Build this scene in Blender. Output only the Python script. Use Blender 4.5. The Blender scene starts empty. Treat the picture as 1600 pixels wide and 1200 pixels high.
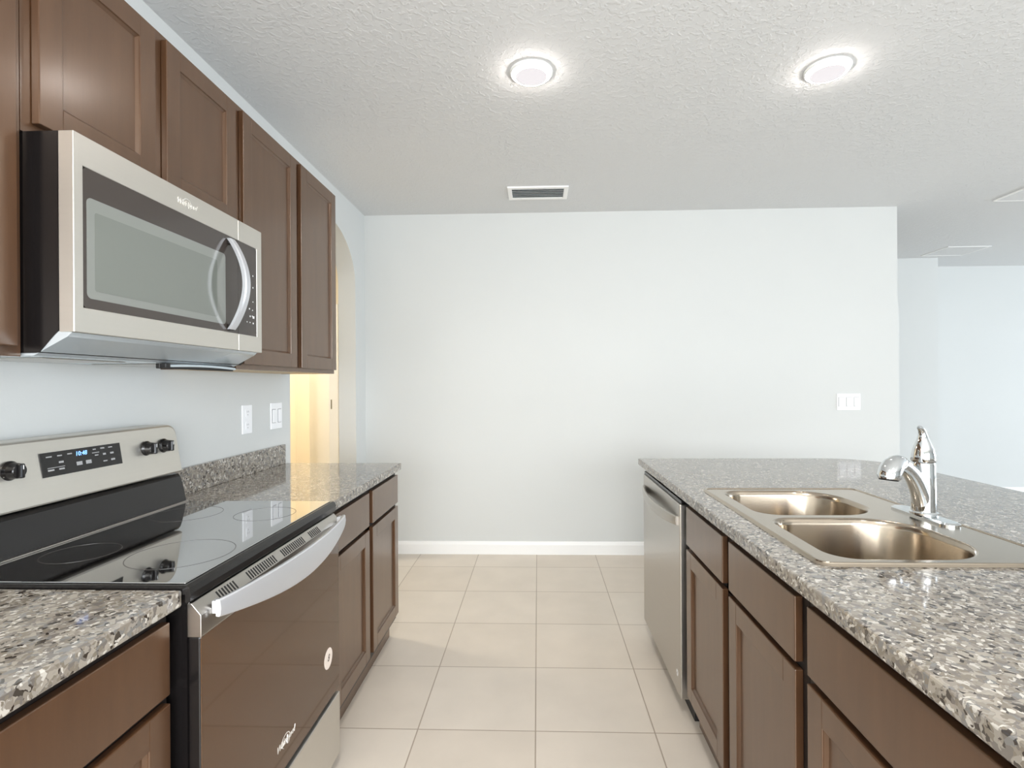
import bpy, bmesh, math, random
from mathutils import Vector, Matrix
from math import sin, cos, pi, radians, sqrt

random.seed(7)
sc = bpy.context.scene
COL = sc.collection

# ------------------------------------------------------------------ camera
cd = bpy.data.cameras.new('camera')
cam = bpy.data.objects.new('camera', cd)
COL.objects.link(cam)
F_PX = 828.0
cd.sensor_width = 36.0
cd.lens = F_PX / 1600.0 * 36.0
cd.shift_x = -0.0074
cd.clip_start = 0.02
yaw, roll = 0.0344, -0.0061
vF = Vector((-sin(yaw), cos(yaw), 0))
vR = Vector((cos(yaw), sin(yaw), 0))
vU = Vector((0, 0, 1))
vR2 = vR * cos(roll) + vU * sin(roll)
vU2 = -vR * sin(roll) + vU * cos(roll)
mw_ = Matrix((vR2, vU2, -vF)).transposed().to_4x4()
mw_.translation = Vector((0, 0, 1.328))
cam.matrix_world = mw_
sc.camera = cam

# ------------------------------------------------------------------ world, lights, exposure
sc.view_settings.view_transform = 'Standard'
sc.view_settings.look = 'None'
sc.view_settings.gamma = 1.0
sc.view_settings.use_curve_mapping = False
sc.view_settings.exposure = 0.8

w = bpy.data.worlds.new('daylight')
sc.world = w
w.use_nodes = True
bg = w.node_tree.nodes['Background']
bg.inputs['Color'].default_value = (0.86, 0.93, 1.0, 1)
bg.inputs['Strength'].default_value = 1.0


def area(name, loc, rot, sx, sy, power, color):
    l = bpy.data.lights.new(name, 'AREA')
    l.shape = 'RECTANGLE'
    l.size, l.size_y = sx, sy
    l.energy = power
    l.color = color
    o = bpy.data.objects.new(name, l)
    o.location = loc
    o.rotation_euler = rot
    COL.objects.link(o)
    return o


# daylight through the glass doors behind the camera and the living room windows on the right
area('daylight_kitchen_window', (0.7, -2.98, 1.25), (radians(62), 0, 0), 4.1, 2.0, 195, (0.93, 0.965, 1.0))
area('daylight_far_window', (9.55, 5.0, 1.3), (radians(78), 0, radians(90)), 2.2, 2.0, 9, (0.70, 0.84, 1.0))
area('daylight_living_window', (9.55, 2.2, 1.3), (radians(68), 0, radians(90)), 3.0, 2.0, 140, (0.74, 0.86, 1.0))
area('hall_fill', (-2.75, 3.6, 2.62), (0, 0, 0), 0.35, 0.35, 20, (1.0, 0.93, 0.80))  # unseen warm fill added to brighten the hall past the arch
area('aisle_fill', (-0.02, 0.1, 2.64), (0, 0, 0), 0.18, 0.18, 20, (1.0, 0.96, 0.92))  # added fill without a fixture, lifts the near floor and cabinet fronts
area('island_fill', (1.24, 0.1, 2.64), (0, 0, 0), 0.18, 0.18, 3, (1.0, 0.96, 0.92))  # weaker unseen fill added over the island
area('hall_room_fill', (-2.2, 5.9, 2.62), (0, 0, 0), 0.35, 0.35, 24, (1.0, 0.93, 0.80))  # fill added so the room behind the open door is not dark


# ------------------------------------------------------------------ materials
def s2l(c):
    r = []
    for v in c:
        v = v / 255.0
        r.append(v / 12.92 if v <= 0.04045 else ((v + 0.055) / 1.055) ** 2.4)
    return (r[0], r[1], r[2], 1)


def new_mat(name):
    m = bpy.data.materials.new(name)
    m.use_nodes = True
    nt = m.node_tree
    b = nt.nodes['Principled BSDF']
    return m, nt, b


def N(nt, t, **kw):
    n = nt.nodes.new(t)
    for k, v in kw.items():
        setattr(n, k, v)
    return n


def simple(name, rgb, rough=0.5, metal=0.0, spec=0.5, coat=0.0, noise=0.0, nscale=8.0, bump=0.0, bscale=60.0, stretch=None):
    m, nt, b = new_mat(name)
    b.inputs['Base Color'].default_value = s2l(rgb)
    b.inputs['Roughness'].default_value = rough
    b.inputs['Metallic'].default_value = metal
    b.inputs['Specular IOR Level'].default_value = spec
    b.inputs['Coat Weight'].default_value = coat
    b.inputs['Coat Roughness'].default_value = 0.08
    tc = N(nt, 'ShaderNodeTexCoord')
    mp = N(nt, 'ShaderNodeMapping')
    if stretch:
        mp.inputs['Scale'].default_value = stretch
    nt.links.new(tc.outputs['Object'], mp.inputs['Vector'])
    if noise > 0:
        nz = N(nt, 'ShaderNodeTexNoise')
        nz.inputs['Scale'].default_value = nscale
        nz.inputs['Detail'].default_value = 5
        nt.links.new(mp.outputs['Vector'], nz.inputs['Vector'])
        mx = N(nt, 'ShaderNodeMix', data_type='RGBA')
        c = s2l(rgb)
        mx.inputs['A'].default_value = tuple(max(0, v * (1 - noise)) for v in c[:3]) + (1,)
        mx.inputs['B'].default_value = tuple(min(1, v * (1 + noise)) for v in c[:3]) + (1,)
        nt.links.new(nz.outputs['Fac'], mx.inputs['Factor'])
        nt.links.new(mx.outputs['Result'], b.inputs['Base Color'])
    if bump > 0:
        nb = N(nt, 'ShaderNodeTexNoise')
        nb.inputs['Scale'].default_value = bscale
        nb.inputs['Detail'].default_value = 4
        nt.links.new(mp.outputs['Vector'], nb.inputs['Vector'])
        bp = N(nt, 'ShaderNodeBump')
        bp.inputs['Strength'].default_value = bump
        bp.inputs['Distance'].default_value = 0.002
        nt.links.new(nb.outputs['Fac'], bp.inputs['Height'])
        nt.links.new(bp.outputs['Normal'], b.inputs['Normal'])
    return m


def emit(name, rgb, strength):
    m, nt, b = new_mat(name)
    b.inputs['Base Color'].default_value = s2l(rgb)
    b.inputs['Emission Color'].default_value = s2l(rgb)
    b.inputs['Emission Strength'].default_value = strength
    return m


M = {}
M['wall'] = simple('wall_paint', (212, 214, 212), 0.7, spec=0.25, noise=0.02, nscale=1.5, bump=0.12, bscale=120)
M['trim'] = simple('trim_paint', (246, 246, 244), 0.4, noise=0.01)
M['hall'] = simple('hall_paint', (238, 228, 208), 0.7, spec=0.25, noise=0.02, nscale=1.5)
M['plate'] = simple('switch_plastic', (245, 246, 248), 0.35)
M['plate_dark'] = simple('socket_slot', (120, 120, 122), 0.5)
M['vent_slat'] = simple('register_slat', (225, 228, 228), 0.5)
M['vent_dark'] = simple('register_throat', (70, 80, 80), 0.8)


def mat_ceiling():
    m, nt, b = new_mat('knockdown_ceiling')
    b.inputs['Base Color'].default_value = s2l((218, 219, 219))
    b.inputs['Roughness'].default_value = 0.75
    b.inputs['Specular IOR Level'].default_value = 0.25
    tc = N(nt, 'ShaderNodeTexCoord')
    nz = N(nt, 'ShaderNodeTexNoise')
    nz.inputs['Scale'].default_value = 42
    nz.inputs['Detail'].default_value = 3
    nz.inputs['Distortion'].default_value = 0.6
    nt.links.new(tc.outputs['Object'], nz.inputs['Vector'])
    cr = N(nt, 'ShaderNodeValToRGB')
    cr.color_ramp.elements[0].position = 0.50
    cr.color_ramp.elements[1].position = 0.60
    nt.links.new(nz.outputs['Fac'], cr.inputs['Fac'])
    bp = N(nt, 'ShaderNodeBump')
    bp.inputs['Strength'].default_value = 0.35
    bp.inputs['Distance'].default_value = 0.004
    nt.links.new(cr.outputs['Color'], bp.inputs['Height'])
    nt.links.new(bp.outputs['Normal'], b.inputs['Normal'])
    return m


M['ceiling'] = mat_ceiling()


def mat_tile():
    m, nt, b = new_mat('floor_tile')
    tc = N(nt, 'ShaderNodeTexCoord')
    mp = N(nt, 'ShaderNodeMapping')
    T = 0.4535
    mp.inputs['Location'].default_value = (0.0168 + 20 * T, -2.0273 + 30 * T, 0)
    nt.links.new(tc.outputs['Object'], mp.inputs['Vector'])
    br = N(nt, 'ShaderNodeTexBrick')
    br.offset = 0.0
    br.squash = 1.0
    br.inputs['Scale'].default_value = 1.0
    br.inputs['Brick Width'].default_value = T
    br.inputs['Row Height'].default_value = T
    br.inputs['Mortar Size'].default_value = 0.0028
    br.inputs['Mortar Smooth'].default_value = 0.3
    br.inputs['Bias'].default_value = 0.0
    br.inputs['Color1'].default_value = s2l((212, 201, 187))
    br.inputs['Color2'].default_value = s2l((217, 207, 194))
    br.inputs['Mortar'].default_value = s2l((168, 154, 138))
    nt.links.new(mp.outputs['Vector'], br.inputs['Vector'])
    nz = N(nt, 'ShaderNodeTexNoise')
    nz.inputs['Scale'].default_value = 5
    nz.inputs['Detail'].default_value = 6
    nt.links.new(tc.outputs['Object'], nz.inputs['Vector'])
    cr = N(nt, 'ShaderNodeValToRGB')
    cr.color_ramp.elements[0].position = 0.3
    cr.color_ramp.elements[0].color = (0.93, 0.93, 0.93, 1)
    cr.color_ramp.elements[1].position = 0.7
    cr.color_ramp.elements[1].color = (1, 1, 1, 1)
    nt.links.new(nz.outputs['Fac'], cr.inputs['Fac'])
    mx = N(nt, 'ShaderNodeMix', data_type='RGBA', blend_type='MULTIPLY')
    mx.inputs['Factor'].default_value = 1
    nt.links.new(br.outputs['Color'], mx.inputs['A'])
    nt.links.new(cr.outputs['Color'], mx.inputs['B'])
    nt.links.new(mx.outputs['Result'], b.inputs['Base Color'])
    b.inputs['Roughness'].default_value = 0.38
    b.inputs['Specular IOR Level'].default_value = 0.4
    bp = N(nt, 'ShaderNodeBump')
    bp.inputs['Strength'].default_value = 0.4
    bp.inputs['Distance'].default_value = 0.002
    bp.invert = True
    nt.links.new(br.outputs['Fac'], bp.inputs['Height'])
    nt.links.new(bp.outputs['Normal'], b.inputs['Normal'])
    return m


M['tile'] = mat_tile()


def mat_granite(name, warm):
    m, nt, b = new_mat(name)
    tc = N(nt, 'ShaderNodeTexCoord')
    nz = N(nt, 'ShaderNodeTexNoise')
    nz.inputs['Scale'].default_value = 40
    nz.inputs['Detail'].default_value = 3
    nt.links.new(tc.outputs['Object'], nz.inputs['Vector'])
    ad = N(nt, 'ShaderNodeVectorMath', operation='MULTIPLY_ADD')
    ad.inputs[1].default_value = (0.022, 0.022, 0.022)
    nt.links.new(nz.outputs['Color'], ad.inputs[0])
    nt.links.new(tc.outputs['Object'], ad.inputs[2])

    def cells(scale, stops):
        v = N(nt, 'ShaderNodeTexVoronoi')
        v.inputs['Scale'].default_value = scale
        nt.links.new(ad.outputs['Vector'], v.inputs['Vector'])
        sp = N(nt, 'ShaderNodeSeparateColor')
        nt.links.new(v.outputs['Color'], sp.inputs['Color'])
        cr = N(nt, 'ShaderNodeValToRGB')
        cr.color_ramp.interpolation = 'CONSTANT'
        els = cr.color_ramp.elements
        els[0].position, els[0].color = stops[0][0], s2l(stops[0][1])
        els[1].position, els[1].color = stops[1][0], s2l(stops[1][1])
        for p, c in stops[2:]:
            e = els.new(p)
            e.color = s2l(c)
        nt.links.new(sp.outputs['Red'], cr.inputs['Fac'])
        return cr.outputs['Color'], sp.outputs['Green']

    big, _ = cells(84, [(0.0, (66, 60, 54)), (0.10, (110, 104, 98)), (0.34, (132, 124, 114)), (0.58, (150, 143, 132)), (0.78, (118, 116, 113)), (0.92, (178, 173, 164))])
    small, g = cells(165, [(0.0, (50, 42, 36)), (0.12, (120, 112, 100)), (0.5, (144, 138, 129)), (0.84, (190, 185, 176))])
    mx = N(nt, 'ShaderNodeMix', data_type='RGBA')
    gt = N(nt, 'ShaderNodeMath', operation='GREATER_THAN')
    gt.inputs[1].default_value = 0.6
    nt.links.new(g, gt.inputs[0])
    nt.links.new(gt.outputs['Value'], mx.inputs['Factor'])
    nt.links.new(big, mx.inputs['A'])
    nt.links.new(small, mx.inputs['B'])
    nt.links.new(mx.outputs['Result'], b.inputs['Base Color'])
    b.inputs['Roughness'].default_value = 0.07
    b.inputs['IOR'].default_value = 1.75
    return m


M['granite'] = mat_granite('granite', 0)


def mat_wood():
    m, nt, b = new_mat('espresso_wood')
    tc = N(nt, 'ShaderNodeTexCoord')
    mp = N(nt, 'ShaderNodeMapping')
    mp.inputs['Scale'].default_value = (14, 14, 1.6)
    nt.links.new(tc.outputs['Object'], mp.inputs['Vector'])
    nz = N(nt, 'ShaderNodeTexNoise')
    nz.inputs['Scale'].default_value = 2.2
    nz.inputs['Detail'].default_value = 7
    nz.inputs['Roughness'].default_value = 0.6
    nt.links.new(mp.outputs['Vector'], nz.inputs['Vector'])
    cr = N(nt, 'ShaderNodeValToRGB')
    cr.color_ramp.elements[0].position = 0.25
    cr.color_ramp.elements[0].color = s2l((66, 44, 28))
    cr.color_ramp.elements[1].position = 0.75
    cr.color_ramp.elements[1].color = s2l((80, 56, 38))
    nt.links.new(nz.outputs['Fac'], cr.inputs['Fac'])
    nt.links.new(cr.outputs['Color'], b.inputs['Base Color'])
    b.inputs['Roughness'].default_value = 0.33
    b.inputs['IOR'].default_value = 1.65
    b.inputs['Specular Tint'].default_value = (1.0, 0.86, 0.72, 1)
    b.inputs['Coat Tint'].default_value = (1.0, 0.9, 0.8, 1)
    b.inputs['Coat Weight'].default_value = 0.6
    b.inputs['Coat Roughness'].default_value = 0.2
    bp = N(nt, 'ShaderNodeBump')
    bp.inputs['Strength'].default_value = 0.05
    bp.inputs['Distance'].default_value = 0.001
    nt.links.new(nz.outputs['Fac'], bp.inputs['Height'])
    nt.links.new(bp.outputs['Normal'], b.inputs['Normal'])
    return m


M['wood'] = mat_wood()
M['wood_shaded'] = simple('shaded_frame_wood', (26, 18, 14), 0.5, noise=0.1, stretch=(10, 10, 1))  # cabinet wood darkened: shade between the fronts is put into the colour
M['ply'] = simple('natural_plywood', (214, 190, 152), 0.55, noise=0.06, nscale=4, stretch=(1, 8, 8))
M['steel'] = simple('brushed_stainless', (186, 182, 176), 0.30, metal=1.0, noise=0.03, nscale=3, stretch=(1, 1, 60))
M['steel_door'] = simple('stainless_panel', (205, 201, 193), 0.36, metal=0.85, noise=0.02, nscale=3, stretch=(1, 1, 60))
M['sink'] = simple('sink_stainless', (182, 170, 154), 0.17, metal=1.0, noise=0.03, nscale=4, stretch=(40, 1, 1))
M['handle'] = simple('pale_handle_metal', (206, 208, 212), 0.35, metal=0.6)
M['chrome'] = simple('chrome', (225, 228, 230), 0.06, metal=1.0)
M['black'] = simple('black_enamel', (20, 18, 18), 0.22)
M['black_matte'] = simple('black_plastic', (22, 20, 20), 0.5)
M['glass_top'] = simple('black_ceramic_glass', (12, 11, 11), 0.03)
M['glass_top'].node_tree.nodes['Principled BSDF'].inputs['IOR'].default_value = 9.0
M['oven_glass'] = simple('dark_oven_glass', (74, 46, 18), 0.05)
M['oven_glass'].node_tree.nodes['Principled BSDF'].inputs['IOR'].default_value = 1.65
M['mw_border'] = simple('smoked_glass', (62, 56, 52), 0.10, spec=0.5)
M['mw_window'] = simple('mesh_window_glass', (122, 125, 120), 0.14, spec=0.7)
M['mw_inner'] = simple('mesh_window_centre', (108, 112, 106), 0.10, spec=0.7)
M['mark'] = simple('white_print', (225, 225, 225), 0.5)
M['mark_grey'] = simple('grey_print', (165, 165, 165), 0.5)
M['emblem'] = simple('emblem_metal', (240, 238, 232), 0.2, metal=0.6)
M['sticker'] = simple('sticker_paper', (244, 232, 222), 0.5)
M['sticker_ink'] = simple('sticker_ink', (60, 45, 38), 0.5)
M['ring_print'] = simple('burner_print', (70, 66, 64), 0.15)
M['underside'] = simple('hood_aluminium', (205, 214, 219), 0.25, metal=0.6)
M['lens'] = simple('hood_lens', (190, 200, 205), 0.15)
M['digits'] = emit('blue_digits', (120, 170, 255), 1.2)
M['light_lens'] = emit('lamp_lens', (255, 249, 251), 0.50)
M['light_lens'].node_tree.nodes['Principled BSDF'].inputs['Base Color'].default_value = (0.02, 0.02, 0.02, 1)
M['light_ring'] = emit('lamp_glow_ring', (255, 246, 240), 50.0)
M['brass'] = simple('satin_nickel', (150, 142, 122), 0.35, metal=0.8)


# ------------------------------------------------------------------ mesh helpers
def box(bm, x0, x1, y0, y1, z0, z1, bev=0.0, seg=2):
    t = bmesh.new()
    bmesh.ops.create_cube(t, size=1.0)
    for v in t.verts:
        v.co = Vector(((x0 + x1) / 2 + v.co.x * (x1 - x0), (y0 + y1) / 2 + v.co.y * (y1 - y0), (z0 + z1) / 2 + v.co.z * (z1 - z0)))
    if bev > 0:
        bmesh.ops.bevel(t, geom=t.edges[:], offset=bev, segments=seg, profile=0.5, affect='EDGES')
    merge(bm, t)


def merge(bm, t):
    me = bpy.data.meshes.new('tmp')
    t.to_mesh(me)
    t.free()
    bm.from_mesh(me)
    bpy.data.meshes.remove(me)


def prism(bm, pts, axis, a, b, bev=0.0):
    """pts: 2D outline; axis 'x','y','z' is the extrusion axis from a to b."""
    def P(p, t):
        if axis == 'x':
            return (t, p[0], p[1])
        if axis == 'y':
            return (p[0], t, p[1])
        return (p[0], p[1], t)
    t = bmesh.new()
    va = [t.verts.new(P(p, a)) for p in pts]
    vb = [t.verts.new(P(p, b)) for p in pts]
    n = len(pts)
    t.faces.new(va)
    t.faces.new(vb[::-1])
    for i in range(n):
        j = (i + 1) % n
        t.faces.new((va[j], va[i], vb[i], vb[j]))
    bmesh.ops.recalc_face_normals(t, faces=t.faces[:])
    if bev > 0:
        bmesh.ops.bevel(t, geom=t.edges[:], offset=bev, segments=2, profile=0.5, affect='EDGES')
    merge(bm, t)


def lathe(bm, prof, c, seg=48, axis='z'):
    """prof: list of (r, h). closed at r==0."""
    t = bmesh.new()
    rings = []
    for r, h in prof:
        if r < 1e-6:
            rings.append([t.verts.new(pt(c, 0, 0, h, axis))])
        else:
            rings.append([t.verts.new(pt(c, r * cos(2 * pi * k / seg), r * sin(2 * pi * k / seg), h, axis)) for k in range(seg)])
    for i in range(len(rings) - 1):
        A, B = rings[i], rings[i + 1]
        if len(A) == 1 and len(B) == 1:
            continue
        for k in range(seg):
            l = (k + 1) % seg
            if len(A) == 1:
                t.faces.new((A[0], B[k], B[l]))
            elif len(B) == 1:
                t.faces.new((A[k], B[0], A[l]))
            else:
                t.faces.new((A[k], B[k], B[l], A[l]))
    bmesh.ops.recalc_face_normals(t, faces=t.faces[:])
    merge(bm, t)


def pt(c, u, v, h, axis):
    if axis == 'z':
        return (c[0] + u, c[1] + v, c[2] + h)
    if axis == 'x':
        return (c[0] + h, c[1] + u, c[2] + v)
    return (c[0] + u, c[1] + h, c[2] + v)


def loft(bm, rings, cap=True, closed=True):
    t = bmesh.new()
    R = [[t.verts.new(p) for p in r] for r in rings]
    n = len(R[0])
    for i in range(len(R) - 1):
        for k in range(n if closed else n - 1):
            l = (k + 1) % n
            t.faces.new((R[i][k], R[i][l], R[i + 1][l], R[i + 1][k]))
    if cap:
        t.faces.new(R[0][::-1])
        t.faces.new(R[-1])
    bmesh.ops.recalc_face_normals(t, faces=t.faces[:])
    merge(bm, t)


def tube(bm, path, radii, seg=20):
    rings = []
    up = Vector((0, 0, 1))
    for i, p in enumerate(path):
        p = Vector(p)
        a = Vector(path[max(0, i - 1)])
        b = Vector(path[min(len(path) - 1, i + 1)])
        d = (b - a).normalized()
        ref = up if abs(d.z) < 0.95 else Vector((1, 0, 0))
        if i == 0:
            u = d.cross(ref).normalized()
        else:
            u = (u - d * u.dot(d)).normalized()
        v = d.cross(u)
        r = radii[i]
        ru, rv = r if isinstance(r, tuple) else (r, r)
        rings.append([tuple(p + u * ru * cos(2 * pi * k / seg) + v * rv * sin(2 * pi * k / seg)) for k in range(seg)])
    loft(bm, rings)


def rrect(x0, x1, y0, y1, r, n=8):
    """rounded rectangle outline; r single or 4 radii (x1y1, x0y1, x0y0, x1y0)"""
    if not isinstance(r, (tuple, list)):
        r = (r,) * 4
    out = []
    for (cx, cy, a0, rr) in ((x1 - r[0], y1 - r[0], 0, r[0]), (x0 + r[1], y1 - r[1], 90, r[1]), (x0 + r[2], y0 + r[2], 180, r[2]), (x1 - r[3], y0 + r[3], 270, r[3])):
        for k in range(n + 1):
            a = radians(a0 + 90 * k / n)
            out.append((cx + rr * cos(a), cy + rr * sin(a)))
    return out


def root_loc(o):
    v = Vector((0, 0, 0))
    while o:
        v += o.location
        o = o.parent
    return v


def obj(name, bm, mat, parent=None, smooth=True, angle=19):
    off = root_loc(parent)
    for v in bm.verts:
        v.co -= off
    me = bpy.data.meshes.new(name)
    bm.to_mesh(me)
    bm.free()
    o = bpy.data.objects.new(name, me)
    COL.objects.link(o)
    me.materials.append(M[mat])
    if smooth:
        me.polygons.foreach_set('use_smooth', [True] * len(me.polygons))
        me.set_sharp_from_angle(angle=radians(angle))
    if parent:
        o.parent = parent
    return o


def part(name, mat, parent, fn, *a, **k):
    bm = bmesh.new()
    fn(bm, *a, **k)
    return obj(name, bm, mat, parent)


def tag(o, label, cat=None, group=None, kind=None):
    o['label'] = label
    if cat:
        o['category'] = cat
    if group:
        o['group'] = group
    if kind:
        o['kind'] = kind
    return o


def thing(name, label, cat, loc, group=None):
    o = bpy.data.objects.new(name, None)
    o.empty_display_size = 0.05
    o.location = loc
    COL.objects.link(o)
    return tag(o, label, cat, group)


def struct(name, bm, mat, label, cat, smooth=True):
    o = obj(name, bm, mat, None, smooth)
    return tag(o, label, cat, None, 'structure')


def text(name, body, size, origin, right, mat, parent, depth=0.0006, shear=0.0, sx=1.0):
    """flat raised lettering; right = direction the line runs, up = +Z"""
    cu = bpy.data.curves.new(name, 'FONT')
    cu.body = body
    cu.size = size
    cu.extrude = depth
    cu.align_x = 'CENTER'
    cu.align_y = 'CENTER'
    cu.shear = shear
    to = bpy.data.objects.new(name, cu)
    COL.objects.link(to)
    dg = bpy.context.evaluated_depsgraph_get()
    me0 = bpy.data.meshes.new_from_object(to.evaluated_get(dg))
    bm = bmesh.new()
    bm.from_mesh(me0)
    bpy.data.meshes.remove(me0)
    bpy.data.objects.remove(to)
    bpy.data.curves.remove(cu)
    r = Vector(right)
    u = Vector((0, 0, 1))
    n = r.cross(u)
    for v in bm.verts:
        v.co = Vector(origin) + r * v.co.x * sx + u * v.co.y + n * v.co.z
    return obj(name, bm, mat, parent)


# ------------------------------------------------------------------ the room
ZC = 2.664
XL = -1.36
YB = 4.137


def room():
    bm = bmesh.new()
    box(bm, -3.4, 9.8, -3.2, 7.0, -0.12, 0.0)
    struct('floor', bm, 'tile', 'beige square ceramic tile floor running through kitchen and living room', 'floor', False)
    bm = bmesh.new()
    box(bm, -3.4, 9.8, -3.2, 7.0, ZC, ZC + 0.12)
    struct('ceiling', bm, 'ceiling', 'white knockdown textured ceiling over the kitchen', 'ceiling', False)
    # left wall with the arched opening
    a0, a1, zs, h = 2.865, 3.919, 2.08, 0.36
    pts = [(-3.2, 0), (a0, 0), (a0, zs)]
    cy, hw = (a0 + a1) / 2, (a1 - a0) / 2
    for k in range(1, 32):
        t = pi - pi * k / 32
        pts.append((cy + hw * cos(t), zs + h * sin(t)))
    pts += [(a1, zs), (a1, 0), (YB + 0.12, 0), (YB + 0.12, ZC), (-3.2, ZC)]
    bm = bmesh.new()
    prism(bm, pts, 'x', XL - 0.13, XL)
    struct('wall_left', bm, 'wall', 'white left wall behind the stove with an arched opening near the corner', 'wall')
    bm = bmesh.new()
    box(bm, XL, 2.745, YB, YB + 0.12, 0, ZC)
    struct('wall_back', bm, 'wall', 'blank off white back wall facing the kitchen aisle', 'wall', False)
    # end of the back wall: a slightly wider return with a rounded shoulder
    pts = [(2.70, 0), (2.835, 0), (2.835, 1.90)]
    for k in range(1, 9):
        t = radians(90 * k / 8)
        pts.append((2.745 + 0.09 * cos(t), 1.90 + 0.13 * sin(t)))
    pts += [(2.70, 2.03)]
    bm = bmesh.new()
    prism(bm, pts, 'y', YB + 0.121, YB + 0.24)
    struct('wall_return', bm, 'wall', 'narrow rounded wall return showing past the right end of the back wall', 'wall')
    bm = bmesh.new()
    box(bm, 3.9, 9.72, 6.33, 6.45, 0, ZC)
    struct('wall_far', bm, 'wall', 'pale far wall of the living room beyond the island', 'wall', False)
    bm = bmesh.new()
    box(bm, 1.2, 4.33, 5.88, 6.0, 0, ZC)
    struct('wall_far_left', bm, 'wall', 'nearer stretch of far living room wall beside the back wall corner', 'wall', False)
    bm = bmesh.new()
    box(bm, 4.25, 4.33, 6.0, 6.33, 0, ZC)
    struct('wall_jog', bm, 'wall', 'short jog joining the two far living room walls', 'wall', False)
    # right wall with window openings
    bm = bmesh.new()
    box(bm, 9.6, 9.72, -3.2, 6.45, 0, 0.3)
    box(bm, 9.6, 9.72, -3.2, 6.45, 2.3, ZC)
    box(bm, 9.6, 9.72, -3.2, 0.7, 0.3, 2.3)
    box(bm, 9.6, 9.72, 3.7, 3.9, 0.3, 2.3)
    box(bm, 9.6, 9.72, 6.1, 6.45, 0.3, 2.3)
    struct('wall_right', bm, 'wall', 'right living room wall with two window openings', 'wall', False)
    bm = bmesh.new()
    box(bm, -1.36, -0.6, -3.12, -3.0, 0, ZC)
    box(bm, 3.0, 9.6, -3.12, -3.0, 0, ZC)
    box(bm, -0.6, 3.0, -3.12, -3.0, 2.25, ZC)
    box(bm, -0.6, 3.0, -3.12, -3.0, 0, 0.25)
    struct('wall_front', bm, 'wall', 'wall behind the viewpoint with a wide window opening', 'wall', False)
    # hall behind the arch
    bm = bmesh.new()
    box(bm, -3.2, -2.42, 5.0, 5.1, 0, ZC)
    box(bm, -1.93, -1.49, 5.0, 5.1, 0, ZC)
    box(bm, -2.42, -1.93, 5.0, 5.1, 2.05, ZC)
    struct('wall_hall_end', bm, 'hall', 'cream end wall of the hall seen through the arch', 'wall', False)
    bm = bmesh.new()
    box(bm, -3.32, -3.2, 1.0, 7.0, 0, ZC)
    struct('wall_hall_left', bm, 'hall', 'cream far side wall of the hall behind the arch', 'wall', False)
    bm = bmesh.new()
    box(bm, -1.49, -1.37, YB + 0.12, 7.0, 0, ZC)
    struct('wall_hall_right', bm, 'hall', 'cream right side wall of the hall past the arch', 'wall', False)
    bm = bmesh.new()
    box(bm, -3.2, -1.49, 6.9, 7.0, 0, ZC)
    struct('wall_hall_room', bm, 'hall', 'cream back wall of the room behind the hall door', 'wall', False)
    bm = bmesh.new()
    box(bm, -3.2, -1.49, 0.9, 1.0, 0, ZC)
    struct('wall_hall_front', bm, 'hall', 'cream near end wall of the hall behind the stove wall', 'wall', False)
    # casing of the hall doorway and the door standing open
    bm = bmesh.new()
    box(bm, -1.99, -1.90, 4.985, 4.9995, 0, 2.10, 0.004)
    box(bm, -1.975, -1.9305, 4.9995, 5.099, 0, 2.05, 0.003)
    struct('trim_1', bm, 'trim', 'white casing of the hall doorway seen through the arch', 'trim')
    d = thing('door_1', 'cream hall door standing open behind the arch, hinged at its right', 'door', (-1.97, 5.09, 0.01))
    d['kind'] = 'structure'
    slab = bmesh.new()
    box(slab, -0.76, 0.0, 0.0, 0.035, 0.0, 2.02, 0.003)
    for v in slab.verts:
        x, y = v.co.x, v.co.y
        a = radians(-48)
        v.co.x, v.co.y = x * cos(a) - y * sin(a), x * sin(a) + y * cos(a)
    for v in slab.verts:
        v.co += Vector((-1.972, 5.105, 0.01))
    obj('door_slab', slab, 'trim', d)
    bm = bmesh.new()
    box(bm, -1.972, -1.962, 4.981, 4.99, 1.10, 1.19, 0.001)
    obj('hinge', bm, 'brass', d)
    # baseboards
    def bb(axis, pts, a, b):
        bm = bmesh.new()
        prism(bm, pts, axis, a, b)
        return bm
    prof = lambda y: [(y, 0), (y - 0.014, 0), (y - 0.014, 0.075), (y - 0.010, 0.085), (y - 0.008, 0.093), (y - 0.004, 0.098), (y, 0.1)]
    struct('baseboard_back', bb('x', prof(YB), XL + 0.001, 2.745), 'trim', 'white baseboard along the foot of the back wall', 'baseboard')
    struct('baseboard_far', bb('x', prof(6.33), 4.33, 9.6), 'trim', 'white baseboard along the far living room wall', 'baseboard')
    prl = lambda x: [(x, 0), (x + 0.014, 0), (x + 0.014, 0.075), (x + 0.008, 0.093), (x, 0.1)]
    struct('baseboard_left', bb('y', prl(XL), 3.925, YB - 0.015), 'trim', 'white baseboard on the narrow wall right of the arch', 'baseboard')


room()


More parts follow.
